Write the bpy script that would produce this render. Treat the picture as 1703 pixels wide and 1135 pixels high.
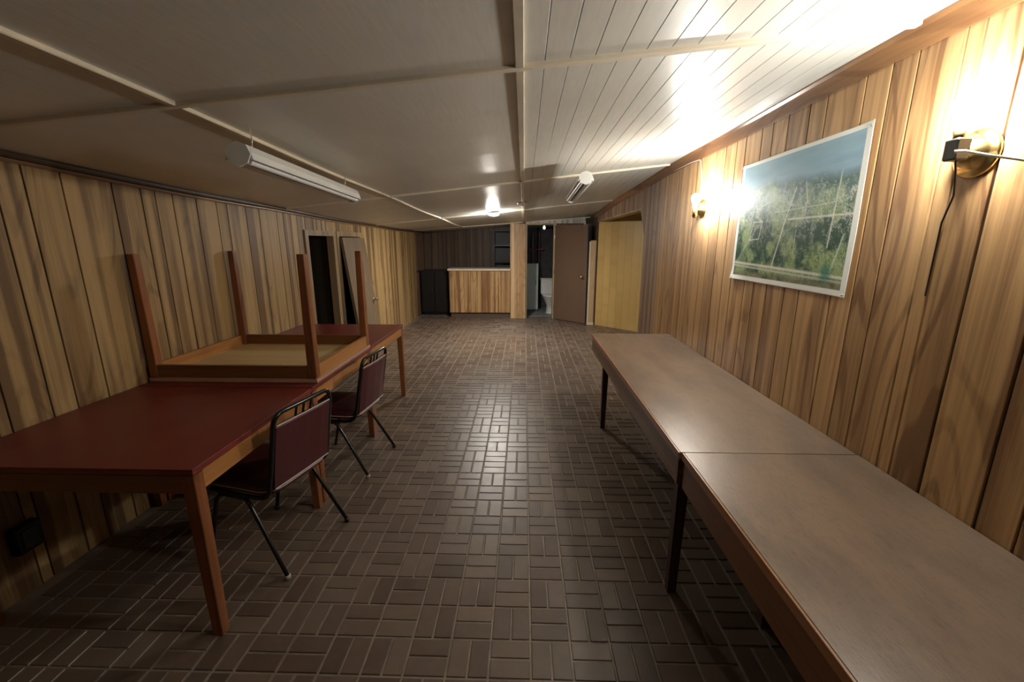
import bpy, math, random
import numpy as np
from mathutils import Vector, Matrix

for o in list(bpy.data.objects): bpy.data.objects.remove(o)
scn = bpy.context.scene
COL = scn.collection
R = random.Random(7)
PI = math.pi

# ---------------------------------------------------------------- camera, world, exposure
F, H = 710.0, 1.6
pitch = math.atan((567.5 - 402.0) / F)
yaw = math.atan((872.0 - 851.5) / F * math.cos(pitch))
cd = bpy.data.cameras.new('camera'); cam = bpy.data.objects.new('camera', cd); COL.objects.link(cam)
cd.sensor_width = 36.0; cd.sensor_fit = 'HORIZONTAL'; cd.lens = F / 1703.0 * 36.0
cd.clip_start = 0.02; cd.clip_end = 100
cam.location = (0, 0, H); cam.rotation_euler = (PI / 2 - pitch, 0, yaw)
scn.camera = cam

w = bpy.data.worlds.new('world'); scn.world = w; w.use_nodes = True
w.node_tree.nodes['Background'].inputs[0].default_value = (0.5, 0.5, 0.5, 1)
w.node_tree.nodes['Background'].inputs[1].default_value = 0.02
vs = scn.view_settings
vs.view_transform = 'Standard'; vs.look = 'None'; vs.gamma = 1.0; vs.use_curve_mapping = False
vs.exposure = 1.75
SCONCE_NEAR = 175.0     # radiance of the bare bulbs and of the ceiling globe
SCONCE_FAR = 225.0
GLOBE = 300.0
LAMP_COL = (0.98, 0.995, 0.95)

# ---------------------------------------------------------------- room geometry
XL, XR = -2.30, 1.37
YB = 9.0          # plane of counter, post and doorways
YBB = 9.95        # back wall of the bar niche
YF = -3.4         # wall behind the camera
CROSS = [-0.82, 1.68, 4.20, 6.72]

def sag(Y):
    e = [-3.5] + CROSS + [9.0, 11.5]
    for a, b in zip(e[:-1], e[1:]):
        if a <= Y <= b: return 0.010 * math.sin(PI * (Y - a) / (b - a)) ** 2
    return 0.0
def zc(X, Y):
    zl = 1.822 + 0.0026 * (10 - Y) ** 2
    zr = 2.325 - 0.0042 * max(0.0, Y - 1.5) ** 2
    t = (X - XL) / (XR - XL)
    return zl + (zr - zl) * t
def zcs(X, Y): return zc(X, Y) - sag(Y)

# ---------------------------------------------------------------- mesh builder
class MB:
    def __init__(s): s.v = []; s.f = []; s.sm = []
    def add(s, vs_, fs, smooth=False):
        n = len(s.v); s.v += [tuple(p) for p in vs_]
        for f in fs: s.f.append([i + n for i in f]); s.sm.append(smooth)
        return s
    def box(s, a, b, bev=0.0):
        (x0, y0, z0), (x1, y1, z1) = a, b
        if bev <= 0:
            P = [(x0,y0,z0),(x1,y0,z0),(x1,y1,z0),(x0,y1,z0),(x0,y0,z1),(x1,y0,z1),(x1,y1,z1),(x0,y1,z1)]
            return s.add(P, [(0,3,2,1),(4,5,6,7),(0,1,5,4),(1,2,6,5),(2,3,7,6),(3,0,4,7)])
        def ring(z, i):
            return [(x0+i+ (0 if k else 0),y0,z) for k in ()]
        b_ = bev
        def oct_(z, i):
            return [(x0+b_+i,y0+i,z),(x1-b_-i,y0+i,z),(x1-i,y0+b_+i,z),(x1-i,y1-b_-i,z),(x1-b_-i,y1-i,z),(x0+b_+i,y1-i,z),(x0+i,y1-b_-i,z),(x0+i,y0+b_+i,z)]
        rings = [oct_(z0, b_*.7), oct_(z0+b_, 0), oct_(z1-b_, 0), oct_(z1, b_*.7)]
        return s.loft(rings)
    def loft(s, rings, closed=True, caps=True, smooth=False):
        n = len(rings[0]); V = [p for r in rings for p in r]; fs = []
        for k in range(len(rings) - 1):
            for i in range(n if closed else n - 1):
                j = (i + 1) % n
                fs.append((k*n+i, k*n+j, (k+1)*n+j, (k+1)*n+i))
        s.add(V, fs, smooth)
        if caps:
            s.add(rings[0], [tuple(range(n))[::-1]]); s.add(rings[-1], [tuple(range(n))])
        return s
    def tube(s, pts, r, n=8, caps=True):
        pts = [Vector(p) for p in pts]; rings = []; ref = None
        for i, p in enumerate(pts):
            t = (pts[min(i+1, len(pts)-1)] - pts[max(i-1, 0)]).normalized()
            if ref is None:
                ref = Vector((0,0,1)) if abs(t.z) < .9 else Vector((1,0,0))
            u = (ref - t * ref.dot(t)).normalized(); ref = u; v = t.cross(u)
            rr = r[i] if isinstance(r, (list, tuple)) else r
            rings.append([p + (u*math.cos(2*PI*k/n) + v*math.sin(2*PI*k/n))*rr for k in range(n)])
        return s.loft(rings, True, caps, True)
    def lathe(s, prof, c=(0,0,0), axis='z', n=20):
        rings = []
        for (r, h) in prof:
            ring = []
            for k in range(n):
                a = 2*PI*k/n; x, y = r*math.cos(a), r*math.sin(a)
                p = {'z': (x,y,h), 'x': (h,x,y), 'y': (y,h,x)}[axis]
                ring.append((c[0]+p[0], c[1]+p[1], c[2]+p[2]))
            rings.append(ring)
        return s.loft(rings, True, True, True)
    def poly(s, pts, d):          # polygon pts extruded by vector d
        d = Vector(d); a = [Vector(p) for p in pts]; b = [p + d for p in a]
        return s.loft([a, b])
    def build(s, name, mat, parent=None, loc=None):
        me = bpy.data.meshes.new(name); me.from_pydata(s.v, [], s.f)
        me.polygons.foreach_set('use_smooth', s.sm)
        import bmesh
        bm = bmesh.new(); bm.from_mesh(me); bmesh.ops.recalc_face_normals(bm, faces=bm.faces); bm.to_mesh(me); bm.free()
        me.materials.append(mat); me.update()
        o = bpy.data.objects.new(name, me); COL.objects.link(o)
        if parent: o.parent = parent
        if loc: o.location = loc
        return o

def thing(name, label, cat, loc=(0,0,0), rz=0, group=None):
    o = bpy.data.objects.new(name, None); COL.objects.link(o); o.empty_display_size = .1
    o.location = loc; o.rotation_euler = (0,0,rz); o['label'] = label; o['category'] = cat
    if group: o['group'] = group
    return o
def tag(o, label, cat, group=None):
    o['label'] = label; o['category'] = cat
    if group: o['group'] = group
    return o
def struct(o, label=None):
    o['kind'] = 'structure'
    if label: o['label'] = label
    return o

# ---------------------------------------------------------------- materials
def nm(name):
    m = bpy.data.materials.new(name); m.use_nodes = True
    nt = m.node_tree; b = nt.nodes['Principled BSDF']
    return m, nt, b
def N(nt, t, **k):
    n = nt.nodes.new(t)
    for a, v in k.items(): setattr(n, a, v)
    return n
def math_(nt, op, a, b=None, c=None):
    n = N(nt, 'ShaderNodeMath', operation=op)
    for i, x in enumerate((a, b, c)):
        if x is None: continue
        if isinstance(x, (int, float)): n.inputs[i].default_value = x
        else: nt.links.new(x, n.inputs[i])
    return n.outputs[0]
def mixc(nt, f, a, b, mode='MIX'):
    n = N(nt, 'ShaderNodeMix', data_type='RGBA', blend_type=mode)
    for sock, x in ((n.inputs[0], f), (n.inputs[6], a), (n.inputs[7], b)):
        if isinstance(x, (int, float)): sock.default_value = x
        elif isinstance(x, tuple): sock.default_value = (*x, 1) if len(x) == 3 else x
        else: nt.links.new(x, sock)
    return n.outputs[2]
def comb(nt, x, y, z):
    n = N(nt, 'ShaderNodeCombineXYZ')
    for i, v in enumerate((x, y, z)):
        if isinstance(v, (int, float)): n.inputs[i].default_value = v
        else: nt.links.new(v, n.inputs[i])
    return n.outputs[0]
def noise(nt, vec, scale, detail=2, rough=.5, dist=0):
    n = N(nt, 'ShaderNodeTexNoise'); n.inputs['Scale'].default_value = scale
    n.inputs['Detail'].default_value = detail; n.inputs['Roughness'].default_value = rough
    n.inputs['Distortion'].default_value = dist
    nt.links.new(vec, n.inputs['Vector']); return n.outputs[0]
def bump(nt, b, h, strength, dist=.002):
    n = N(nt, 'ShaderNodeBump'); n.inputs['Strength'].default_value = strength; n.inputs['Distance'].default_value = dist
    nt.links.new(h, n.inputs['Height']); nt.links.new(n.outputs[0], b.inputs['Normal'])
def smooth(nt, v, a, b_):
    n = N(nt, 'ShaderNodeMapRange', interpolation_type='SMOOTHSTEP')
    nt.links.new(v, n.inputs[0]); n.inputs[1].default_value = a; n.inputs[2].default_value = b_
    return n.outputs[0]

def wood(name, light, dark, along='z', rough=.45, tone=.8, ring=.45, streak=.35, seed=0., spec=.35, ringk=1.0):
    m, nt, b = nm(name)
    tc = N(nt, 'ShaderNodeTexCoord'); sp = N(nt, 'ShaderNodeSeparateXYZ'); nt.links.new(tc.outputs['Object'], sp.inputs[0])
    X, Y, Z = sp.outputs
    al, (p, q) = {'z': (Z, (X, Y)), 'x': (X, (Y, Z)), 'y': (Y, (X, Z))}[along]
    ac = math_(nt, 'ADD', p, q)
    oi = N(nt, 'ShaderNodeObjectInfo')
    rnd = math_(nt, 'MULTIPLY_ADD', oi.outputs['Random'], 41.0, seed)
    n1 = noise(nt, comb(nt, math_(nt, 'MULTIPLY', ac, 3.2), math_(nt, 'MULTIPLY', al, .55), rnd), 1.0, 1.5, .4)
    rg = math_(nt, 'SINE', math_(nt, 'MULTIPLY_ADD', n1, 95.0 * ringk, math_(nt, 'MULTIPLY', ac, 30.0)))
    rg = smooth(nt, rg, .45, .95)
    rmask = smooth(nt, noise(nt, comb(nt, math_(nt, 'MULTIPLY', ac, 5.0), math_(nt, 'MULTIPLY', al, .5), math_(nt, 'ADD', rnd, 7.)), 1.0, 1), .38, .6)
    rg = math_(nt, 'MULTIPLY', rg, math_(nt, 'MULTIPLY_ADD', rmask, .75, .25))
    st = noise(nt, comb(nt, math_(nt, 'MULTIPLY', ac, 90.0), math_(nt, 'MULTIPLY', al, 1.6), rnd), 1.0, 3, .6)
    st = smooth(nt, st, .40, .64)
    s2 = smooth(nt, noise(nt, comb(nt, math_(nt, 'MULTIPLY', ac, 34.0), math_(nt, 'MULTIPLY', al, .8), math_(nt, 'ADD', rnd, 3.)), 1.0, 2, .5), .48, .66)
    st = math_(nt, 'MULTIPLY_ADD', s2, .55, math_(nt, 'MULTIPLY', st, .6))
    tn = noise(nt, comb(nt, math_(nt, 'MULTIPLY', ac, 11.0), math_(nt, 'MULTIPLY', al, .22), rnd), 1.0, 1, .5)
    tn = smooth(nt, tn, .44, .60)
    pr = math_(nt, 'MULTIPLY_ADD', oi.outputs['Random'], .5, -.25)
    f = math_(nt, 'MULTIPLY', tn, tone)
    f = math_(nt, 'ADD', f, math_(nt, 'MULTIPLY', rg, ring))
    f = math_(nt, 'ADD', f, math_(nt, 'MULTIPLY', st, streak))
    f = math_(nt, 'ADD', f, math_(nt, 'MULTIPLY', pr, tone))
    cl = N(nt, 'ShaderNodeClamp'); nt.links.new(f, cl.inputs[0])
    nt.links.new(mixc(nt, cl.outputs[0], light, dark), b.inputs['Base Color'])
    b.inputs['Roughness'].default_value = rough; b.inputs['Specular IOR Level'].default_value = spec
    bump(nt, b, st, .12, .0006)
    return m
def plain(name, c, rough=.5, metal=0., spec=.5, mott=0., msc=6., bmp=0., emit=0.):
    m, nt, b = nm(name)
    b.inputs['Roughness'].default_value = rough; b.inputs['Metallic'].default_value = metal
    b.inputs['Specular IOR Level'].default_value = spec
    tc = N(nt, 'ShaderNodeTexCoord')
    n = noise(nt, tc.outputs['Object'], msc, 4, .6)
    d = tuple(max(0, x * (1 - mott)) for x in c); l = tuple(min(1, x * (1 + mott * .6)) for x in c)
    nt.links.new(mixc(nt, smooth(nt, n, .3, .7), d, l), b.inputs['Base Color'])
    if bmp: bump(nt, b, n, bmp)
    if emit:
        b.inputs['Emission Color'].default_value = (*LAMP_COL, 1); b.inputs['Emission Strength'].default_value = emit
    return m

TAN, BRN = (.50, .295, .130), (.20, .100, .042)
M_wallL = wood('panelling_left', (.47, .315, .140), (.18, .103, .045), 'z', .5, tone=.85, streak=.36, ring=.30)
M_wallR = wood('panelling_right', TAN, BRN, 'z', .42, tone=.5, ring=.5, streak=.45, ringk=.9)
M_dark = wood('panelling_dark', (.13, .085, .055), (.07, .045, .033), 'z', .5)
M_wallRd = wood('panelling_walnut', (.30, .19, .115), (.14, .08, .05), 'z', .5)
M_yel = wood('yellow_plywood', (.58, .39, .145), (.46, .30, .10), 'z', .4, tone=.4, ring=.3, streak=.4)
M_pale = wood('pale_pine', (.72, .52, .30), (.42, .24, .11), 'z', .45, tone=.6)
M_cnt = wood('counter_front_wood', (.62, .40, .19), (.28, .14, .06), 'z', .4, tone=.9)
M_crown = wood('crown_moulding_wood', (.26, .13, .055), (.14, .065, .03), 'y', .25, spec=.6)
M_casing = wood('casing_wood', (.40, .29, .17), (.24, .16, .09), 'z', .4)
M_backing = plain('wall_backing_dark', (.035, .022, .012), .8, mott=.3)
M_ctop = plain('pale_counter_laminate', (.75, .66, .52), .3, mott=.1)
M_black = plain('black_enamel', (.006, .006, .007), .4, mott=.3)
M_ink = plain('dark_shelf_paint', (.009, .011, .016), .5, mott=.3)
M_door = wood('brown_door_veneer', (.155, .098, .066), (.13, .082, .055), 'z', .32, tone=.3, ring=.2)
M_leaf = wood('tan_door_veneer', (.20, .145, .09), (.16, .11, .07), 'z', .45, tone=.4)
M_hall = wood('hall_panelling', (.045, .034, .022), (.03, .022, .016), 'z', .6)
M_white = plain('white_enamel_metal', (.86, .87, .84), .3, mott=.04)
M_lens = plain('frosted_tube', (.85, .86, .86), .35, mott=.03)
M_slot = plain('reflector_shadow_slot', (.10, .10, .11), .5)
M_brass = plain('brass', (.78, .56, .24), .22, metal=1, mott=.15, msc=20)
M_chrome = plain('satin_metal', (.70, .67, .60), .25, metal=1)
M_sock = plain('dark_socket', (.05, .048, .042), .4, mott=.2)
M_cord = plain('white_cord', (.72, .63, .52), .45)
M_cordb = plain('brown_cord', (.035, .018, .01), .5)
M_tubing = plain('black_tubing', (.008, .008, .009), .22, spec=.6)
M_tip = plain('grey_glide', (.45, .43, .38), .5)
M_vinyl = plain('burgundy_vinyl', (.085, .018, .022), .36, mott=.12, msc=30, bmp=.05)
M_piping = plain('silver_piping', (.62, .52, .50), .3, mott=.1)
M_porc = plain('white_porcelain', (.75, .75, .72), .15)
M_grey = plain('grey_concrete', (.22, .24, .24), .6, mott=.3)
M_panel = plain('grey_green_metal', (.58, .64, .60), .4, mott=.08)
M_pipe = plain('rusty_pipe', (.16, .05, .04), .5, mott=.4)
M_wplank = wood('whitewashed_planks', (.62, .60, .54), (.38, .33, .26), 'z', .5)
M_batten = plain('cream_batten', (.76, .69, .55), .7, spec=.15, mott=.10, msc=3)

def ceiling_mat():
    m, nt, b = nm('ceiling_board_paint')
    tc = N(nt, 'ShaderNodeTexCoord'); mp = N(nt, 'ShaderNodeMapping'); nt.links.new(tc.outputs['Object'], mp.inputs[0])
    mp.inputs['Scale'].default_value = (26, 2.2, 2)
    n = noise(nt, mp.outputs[0], 3., 4, .65)
    mp2 = N(nt, 'ShaderNodeMapping'); nt.links.new(tc.outputs['Object'], mp2.inputs[0]); mp2.inputs['Scale'].default_value = (1, 1, 1)
    n2 = noise(nt, mp2.outputs[0], 1.1, 3, .5)
    c = mixc(nt, smooth(nt, n, .3, .75), (.80, .79, .735), (.72, .71, .655))
    c = mixc(nt, smooth(nt, n2, .35, .75), c, (.70, .69, .635))
    nt.links.new(c, b.inputs['Base Color'])
    b.inputs['Roughness'].default_value = .36; b.inputs['Specular IOR Level'].default_value = .26
    bump(nt, b, n, .16, .0015)
    return m
M_ceil = ceiling_mat()

def brick_mat():
    m, nt, b = nm('brown_floor_brick')
    tc = N(nt, 'ShaderNodeTexCoord'); oi = N(nt, 'ShaderNodeObjectInfo')
    at = N(nt, 'ShaderNodeAttribute', attribute_name='tint')
    n = noise(nt, tc.outputs['Object'], 16, 5, .7); n2 = noise(nt, tc.outputs['Object'], 1.3, 3, .5)
    v = math_(nt, 'ADD', at.outputs['Fac'], math_(nt, 'MULTIPLY_ADD', n, .9, -.45))
    cl = N(nt, 'ShaderNodeClamp'); nt.links.new(v, cl.inputs[0])
    c = mixc(nt, cl.outputs[0], (.095, .062, .045), (.170, .120, .088))
    c = mixc(nt, math_(nt, 'MULTIPLY', smooth(nt, n2, .4, .75), .5), c, (.165, .135, .105))
    nt.links.new(c, b.inputs['Base Color'])
    r = N(nt, 'ShaderNodeMapRange'); nt.links.new(n, r.inputs[0]); r.inputs[3].default_value = .26; r.inputs[4].default_value = .50
    nt.links.new(r.outputs[0], b.inputs['Roughness'])
    bump(nt, b, n, .25, .0015)
    return m
M_brick = brick_mat()
M_grout = plain('sandy_grout', (.235, .185, .14), .7, mott=.25, msc=9)

def redtop_mat():
    m, nt, b = nm('oxblood_laminate')
    tc = N(nt, 'ShaderNodeTexCoord'); n = noise(nt, tc.outputs['Object'], 2.2, 3, .5); n2 = noise(nt, tc.outputs['Object'], 40, 4, .6)
    nt.links.new(mixc(nt, smooth(nt, n, .3, .7), (.150, .020, .016), (.185, .030, .020)), b.inputs['Base Color'])
    b.inputs['Roughness'].default_value = .38; b.inputs['Specular IOR Level'].default_value = .45
    bump(nt, b, n2, .05, .0005)
    return m
M_red = redtop_mat()
M_rededge = plain('red_edge_band', (.20, .035, .03), .35, mott=.1)
M_orange_y = wood('orange_pine_rail', (.50, .235, .075), (.34, .14, .04), 'y', .4, tone=.4, ring=.25)
M_orange_x_shaded = wood('orange_pine_end_rail_shaded', (.24, .10, .034), (.15, .058, .02), 'x', .4, tone=.4, ring=.25)  # red-brown pine, darkened in the colour for the shade on the table ends
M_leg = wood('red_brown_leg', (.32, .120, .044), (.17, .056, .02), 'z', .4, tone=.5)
M_ply = wood('raw_plywood', (.60, .43, .21), (.50, .34, .15), 'x', .6, tone=.3, ring=.25)

def bench_mat():
    m, nt, b = nm('worn_brown_tabletop')
    tc = N(nt, 'ShaderNodeTexCoord'); sp = N(nt, 'ShaderNodeSeparateXYZ'); nt.links.new(tc.outputs['Object'], sp.inputs[0])
    mp = N(nt, 'ShaderNodeMapping'); nt.links.new(tc.outputs['Object'], mp.inputs[0]); mp.inputs['Scale'].default_value = (3.2, 1.0, 1); mp.inputs['Rotation'].default_value = (0, 0, .12)
    a = noise(nt, mp.outputs[0], 2.0, 4, .6); f = noise(nt, mp.outputs[0], 38, 4, .7)
    sc = noise(nt, tc.outputs['Object'], 7, 5, .75, 1.5)
    c = mixc(nt, smooth(nt, a, .34, .68), (.235, .165, .115), (.165, .118, .088))
    c = mixc(nt, math_(nt, 'MULTIPLY', smooth(nt, f, .45, .8), .45), c, (.085, .052, .034))
    c = mixc(nt, math_(nt, 'MULTIPLY', smooth(nt, sc, .58, .70), .35), c, (.26, .13, .07))
    nt.links.new(c, b.inputs['Base Color'])
    r = N(nt, 'ShaderNodeMapRange'); nt.links.new(sc, r.inputs[0]); r.inputs[3].default_value = .22; r.inputs[4].default_value = .42
    nt.links.new(r.outputs[0], b.inputs['Roughness'])
    bump(nt, b, math_(nt, 'ADD', f, sc), .30, .0014)
    return m
M_btop = bench_mat()
M_bapron = wood('dark_stained_apron', (.215, .092, .036), (.11, .046, .02), 'y', .38, tone=.6, ring=.3)
M_bedge = wood('worn_orange_edge', (.42, .20, .09), (.24, .11, .05), 'y', .35)
M_bleg = wood('dark_bench_leg', (.10, .05, .03), (.06, .03, .02), 'z', .5)

# ---------------------------------------------------------------- ceiling
XE = 2.75
xs = [XL - .08, -1.28, -.02, XR, XE]; ys = [YF - .1] + [(-3.4 + .5 * k) for k in range(28)] + [10.6]
mb = MB(); nx = 6
gx = [XL - .08 + (XE - XL + .08) * i / nx for i in range(nx + 1)]
bot = [[(x, y, zc(x, y) + .012) for x in gx] for y in ys]; top = [[(x, y, z + .05) for (x, y, z) in r] for r in bot]
V = [p for r in bot for p in r] + [p for r in top for p in r]; n0 = len(ys) * (nx + 1); fs = []
for j in range(len(ys) - 1):
    for i in range(nx):
        a = j * (nx + 1) + i; q = (a, a + 1, a + nx + 2, a + nx + 1)
        fs.append(q); fs.append(tuple(k + n0 for k in q[::-1]))
mb.add(V, fs)
ceiling = struct(mb.build('ceiling', plain('ceiling_backing', (.42, .39, .33), .8)), 'low sloping ceiling of off-white grooved boards under cream battens')

def board(x0, x1, y0, y1, gap):
    b_ = MB(); ny = 6; rings = []
    a, c = x0 + gap / 2, x1 - gap / 2
    for k in range(ny + 1):
        y = y0 + (y1 - y0) * k / ny
        g = .0001 if gap < .001 else .0010
        rings.append([(a, y, zcs(a, y) + .010), (a, y, zcs(a, y) + g), (a + g, y, zcs(a + g, y)), (c - g, y, zcs(c - g, y)), (c, y, zcs(c, y) + g), (c, y, zcs(c, y) + .010)])
    b_.loft(rings); return b_
CY = [YF] + CROSS + [YB, 10.5]
for (xa, xb, step, gap) in ((XL, -1.28, .102, .0002), (-1.28, -.02, .0969, .0002), (-.02, XR, .0869, .0022)):
    n = max(1, round((xb - xa) / step))
    for j in range(len(CY) - 1):
        for i in range(n):
            x0 = xa + (xb - xa) * i / n; x1 = xa + (xb - xa) * (i + 1) / n
            board(x0, x1, CY[j] + .003, CY[j + 1] - .003, gap).build('board', M_ceil, ceiling)
# ceiling over the recess
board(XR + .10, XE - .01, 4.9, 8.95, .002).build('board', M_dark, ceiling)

def batten_long(x, y0, y1, wd=.032, h=.014):
    rings = []; n = 10
    for k in range(n + 1):
        y = y0 + (y1 - y0) * k / n; hw = wd / 2
        z = lambda xx: zcs(xx, y)
        rings.append([(x - hw, y, z(x - hw) + .002), (x - hw, y, z(x) - h + .003), (x - hw + .003, y, z(x) - h), (x + hw - .003, y, z(x) - h), (x + hw, y, z(x) - h + .003), (x + hw, y, z(x + hw) + .002)])
    return MB().loft(rings)
def batten_cross(y, x0, x1, wd=.032, h=.015):
    rings = []; n = 8
    for k in range(n + 1):
        x = x0 + (x1 - x0) * k / n; hw = wd / 2; z = zc(x, y)
        rings.append([(x, y - hw, z + .002), (x, y - hw, z - h + .003), (x, y - hw + .003, z - h), (x, y + hw - .003, z - h), (x, y + hw, z - h + .003), (x, y + hw, z + .002)])
    return MB().loft(rings)
for x in (-1.28, -.02):
    for j in range(len(CY) - 2):
        batten_long(x, CY[j] + .017, CY[j + 1] - .017).build('batten', M_batten, ceiling)
for y in CROSS: batten_cross(y, XL + .03, XR - .048).build('batten', M_batten, ceiling)
batten_cross(9.02, XL, XR).build('batten', M_batten, ceiling)

# ---------------------------------------------------------------- floor
X0, Y0, S = .035, 1.594, .1622
fl = MB().box((XL - .08, YF - .1, -.06), (XE, 10.6, -.004))
floor = struct(fl.build('floor', M_grout), 'brown basketweave brick-pattern floor with sandy grout lines')
bricks = []
ia, ib = int((XL - X0) / S) - 1, int((XE - X0) / S) + 1
ja, jb = int((YF - Y0) / S) - 1, int((YB - Y0) / S) + 1
flip = {}
for i in range(ia, ib + 1):
    for j in range(ja, jb + 1):
        x, y = X0 + i * S, Y0 + j * S
        if y + S > 9.25 or y < YF: continue
        if x < XL - .02 or x + S > XE: continue
        if x + S > XR + .02 and not (4.9 < y < 8.4 and x + S + y < 9.7): continue
        t = (i // 2, j // 2)
        if t not in flip: flip[t] = R.random() < .28
        par = (i + j) % 2 == 0
        if flip[t]: par = not par
        g = .0042
        for k in (0, 1):
            if par: bx = (x + k * S / 2, y, x + (k + 1) * S / 2, y + S)
            else: bx = (x, y + k * S / 2, x + S, y + (k + 1) * S / 2)
            bricks.append((bx[0] + g, bx[1] + g, bx[2] - g, bx[3] - g, R.random()))
def brick_geo(mb_, b_):
    x0, y0, x1, y1, _ = b_; c = .0025
    mb_.loft([[(x0,y0,-.004),(x1,y0,-.004),(x1,y1,-.004),(x0,y1,-.004)],
              [(x0+c,y0+c,-.0002),(x1-c,y0+c,-.0002),(x1-c,y1-c,-.0002),(x0+c,y1-c,-.0002)]], caps=False)
    mb_.add([(x0+c,y0+c,-.0002),(x1-c,y0+c,-.0002),(x1-c,y1-c,-.0002),(x0+c,y1-c,-.0002)], [(0,1,2,3)])
def rank(b_):
    cx, cy = (b_[0] + b_[2]) / 2, (b_[1] + b_[3]) / 2
    d = math.hypot(cx, cy)
    if cy < 1.24 or cx > .62 + max(0, (1.3 - cy)) or cx < -1.9: d += 50
    return d
bricks.sort(key=rank)
def add_tint(o, vals):
    a = o.data.attributes.new('tint', 'FLOAT', 'POINT'); a.data.foreach_set('value', vals)
for b_ in bricks[:298]:
    m_ = MB(); brick_geo(m_, b_); o = m_.build('brick', M_brick, floor); add_tint(o, [b_[4]] * len(m_.v))
m_ = MB(); tv = []
for b_ in bricks[298:]:
    brick_geo(m_, b_); tv += [b_[4]] * 12
o = m_.build('brick_field', M_brick, floor); add_tint(o, tv); o['kind'] = 'stuff'

# ---------------------------------------------------------------- plank walls
def widths(a, b, rnd, lo=.09, hi=.20):
    out = [a]
    while out[-1] < b - .07:
        out.append(min(b, out[-1] + rnd.choice([.085, .11, .13, .15, .18, .20])))
    if b - out[-1] > 1e-4: out.append(b)
    return out
def plank_x(x, y0, y1, zb, zt, mat, parent, side, gap=.005, th=.008, name='plank'):
    """plank standing in a plane of constant x; zb / zt functions of y; side=+1 when the room is at larger x"""
    a, c = y0 + gap / 2, y1 - gap / 2
    if c - a < .012: return
    xf, xb = x, x - side * th; g = .003
    g = .0016
    P = lambda xx, yy0, yy1: [(xx, yy0, zb(yy0)), (xx, yy1, zb(yy1)), (xx, yy1, zt(yy1)), (xx, yy0, zt(yy0))]
    m_ = MB().loft([P(xb, a, c), P(xf - side * g, a, c), P(xf, a + g, c - g)])
    return m_.build(name, mat, parent)
def plank_y(y, x0, x1, zb, zt, mat, parent, gap=.005, th=.008, name='plank'):
    a, c = x0 + gap / 2, x1 - gap / 2
    if c - a < .012: return
    g = .003
    P = lambda yy, a_, c_: [(a_, yy, zb(a_)), (c_, yy, zb(c_)), (c_, yy, zt(c_)), (a_, yy, zt(a_))]
    return MB().loft([P(y + th, a, c), P(y + g, a, c), P(y, a + g, c - g)]).build(name, mat, parent)
K = lambda v: (lambda q: v)

# left wall: openings 4.57-5.22 and 5.35-6.05
zt = lambda y: zc(XL, y) + .004
mb = MB()
def back_box_x(mb_, xa, xb, y0, y1, z0, z1f):
    n = max(1, int((y1 - y0) / .8)); rings = []
    for k in range(n + 1):
        y = y0 + (y1 - y0) * k / n; rings.append([(xa, y, z0), (xb, y, z0), (xb, y, z1f(y)), (xa, y, z1f(y))])
    mb_.loft(rings)
D1, D2, DZ = (4.57, 5.22), (5.35, 6.05), 1.665
for (a, b_, z0) in ((YF, D1[0], 0), (D1[0], D1[1], DZ), (D1[1], D2[0], 0), (D2[0], D2[1], DZ), (D2[1], 10.0, 0)):
    back_box_x(mb, XL - .07, XL - .008, a, b_, z0, lambda y: zc(XL, y) + .01)
wall_left = struct(mb.build('wall_left', M_backing), 'left wall of tan wood-grain panelling with dark grooves')
gl = [1.72, 1.895, 2.012, 2.18, 2.447, 2.63, 2.73, 2.865, 3.07, 3.27, 3.385, 3.61, 3.79, 4.06, 4.165, 4.30, 4.42, 4.57]
rl = random.Random(11)
left = widths(YF, 1.72, rl)[:-1] + gl
for a, b_ in zip(left[:-1], left[1:]): plank_x(XL, a, b_, K(0), zt, M_wallL, wall_left, 1, gap=.007)
for rng, z0 in (((4.57, 5.22), 1.72), ((5.22, 5.35), 0), ((5.35, 6.05), 1.72), ((6.05, 9.12), 0)):
    w_ = widths(rng[0], rng[1], rl)
    for a, b_ in zip(w_[:-1], w_[1:]): plank_x(XL, a, b_, K(z0), zt, M_wallL, wall_left, 1, gap=.006)
for a, b_ in ((9.12, 9.9),): pass
w_ = widths(9.72, YBB, rl)
for a, b_ in zip(w_[:-1], w_[1:]): plank_x(XL, a, b_, K(0), zt, M_wallRd, wall_left, 1)
for a, b_ in ((9.12, 9.42), (9.42, 9.72)): plank_x(XL, a, b_, K(1.75), zt, M_wallRd, wall_left, 1)
# narrow trim under the ceiling, left
def run_y(y0, y1, sec, n=12):
    rings = []
    for k in range(n + 1):
        y = y0 + (y1 - y0) * k / n; rings.append([(p[0], y, p[1] + sec[1](y)) for p in sec[0]])
    return MB().loft(rings)
o = run_y(YF, YBB, ([(XL, -.045), (XL + .010, -.045), (XL + .016, -.036), (XL + .016, -.030), (XL, -.030)], lambda y: zcs(XL, y)), 40).build('trim_1', wood('left_trim_wood', (.40, .27, .15), (.25, .15, .08), 'y', .35)); struct(o, 'thin tan moulding strip along the top of the left wall')
o = run_y(YF, YBB, ([(XL, -.026), (XL + .022, -.026), (XL + .028, -.016), (XL + .028, -.002), (XL, -.002)], lambda y: zcs(XL, y)), 40).build('trim_2', plain('ceiling_shadow_strip', (.07, .04, .02), .45, mott=.2)); struct(o, 'dark strip standing in for the shadow line between left wall and ceiling')  # dark strip paints in the shadow above the tan moulding

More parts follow.
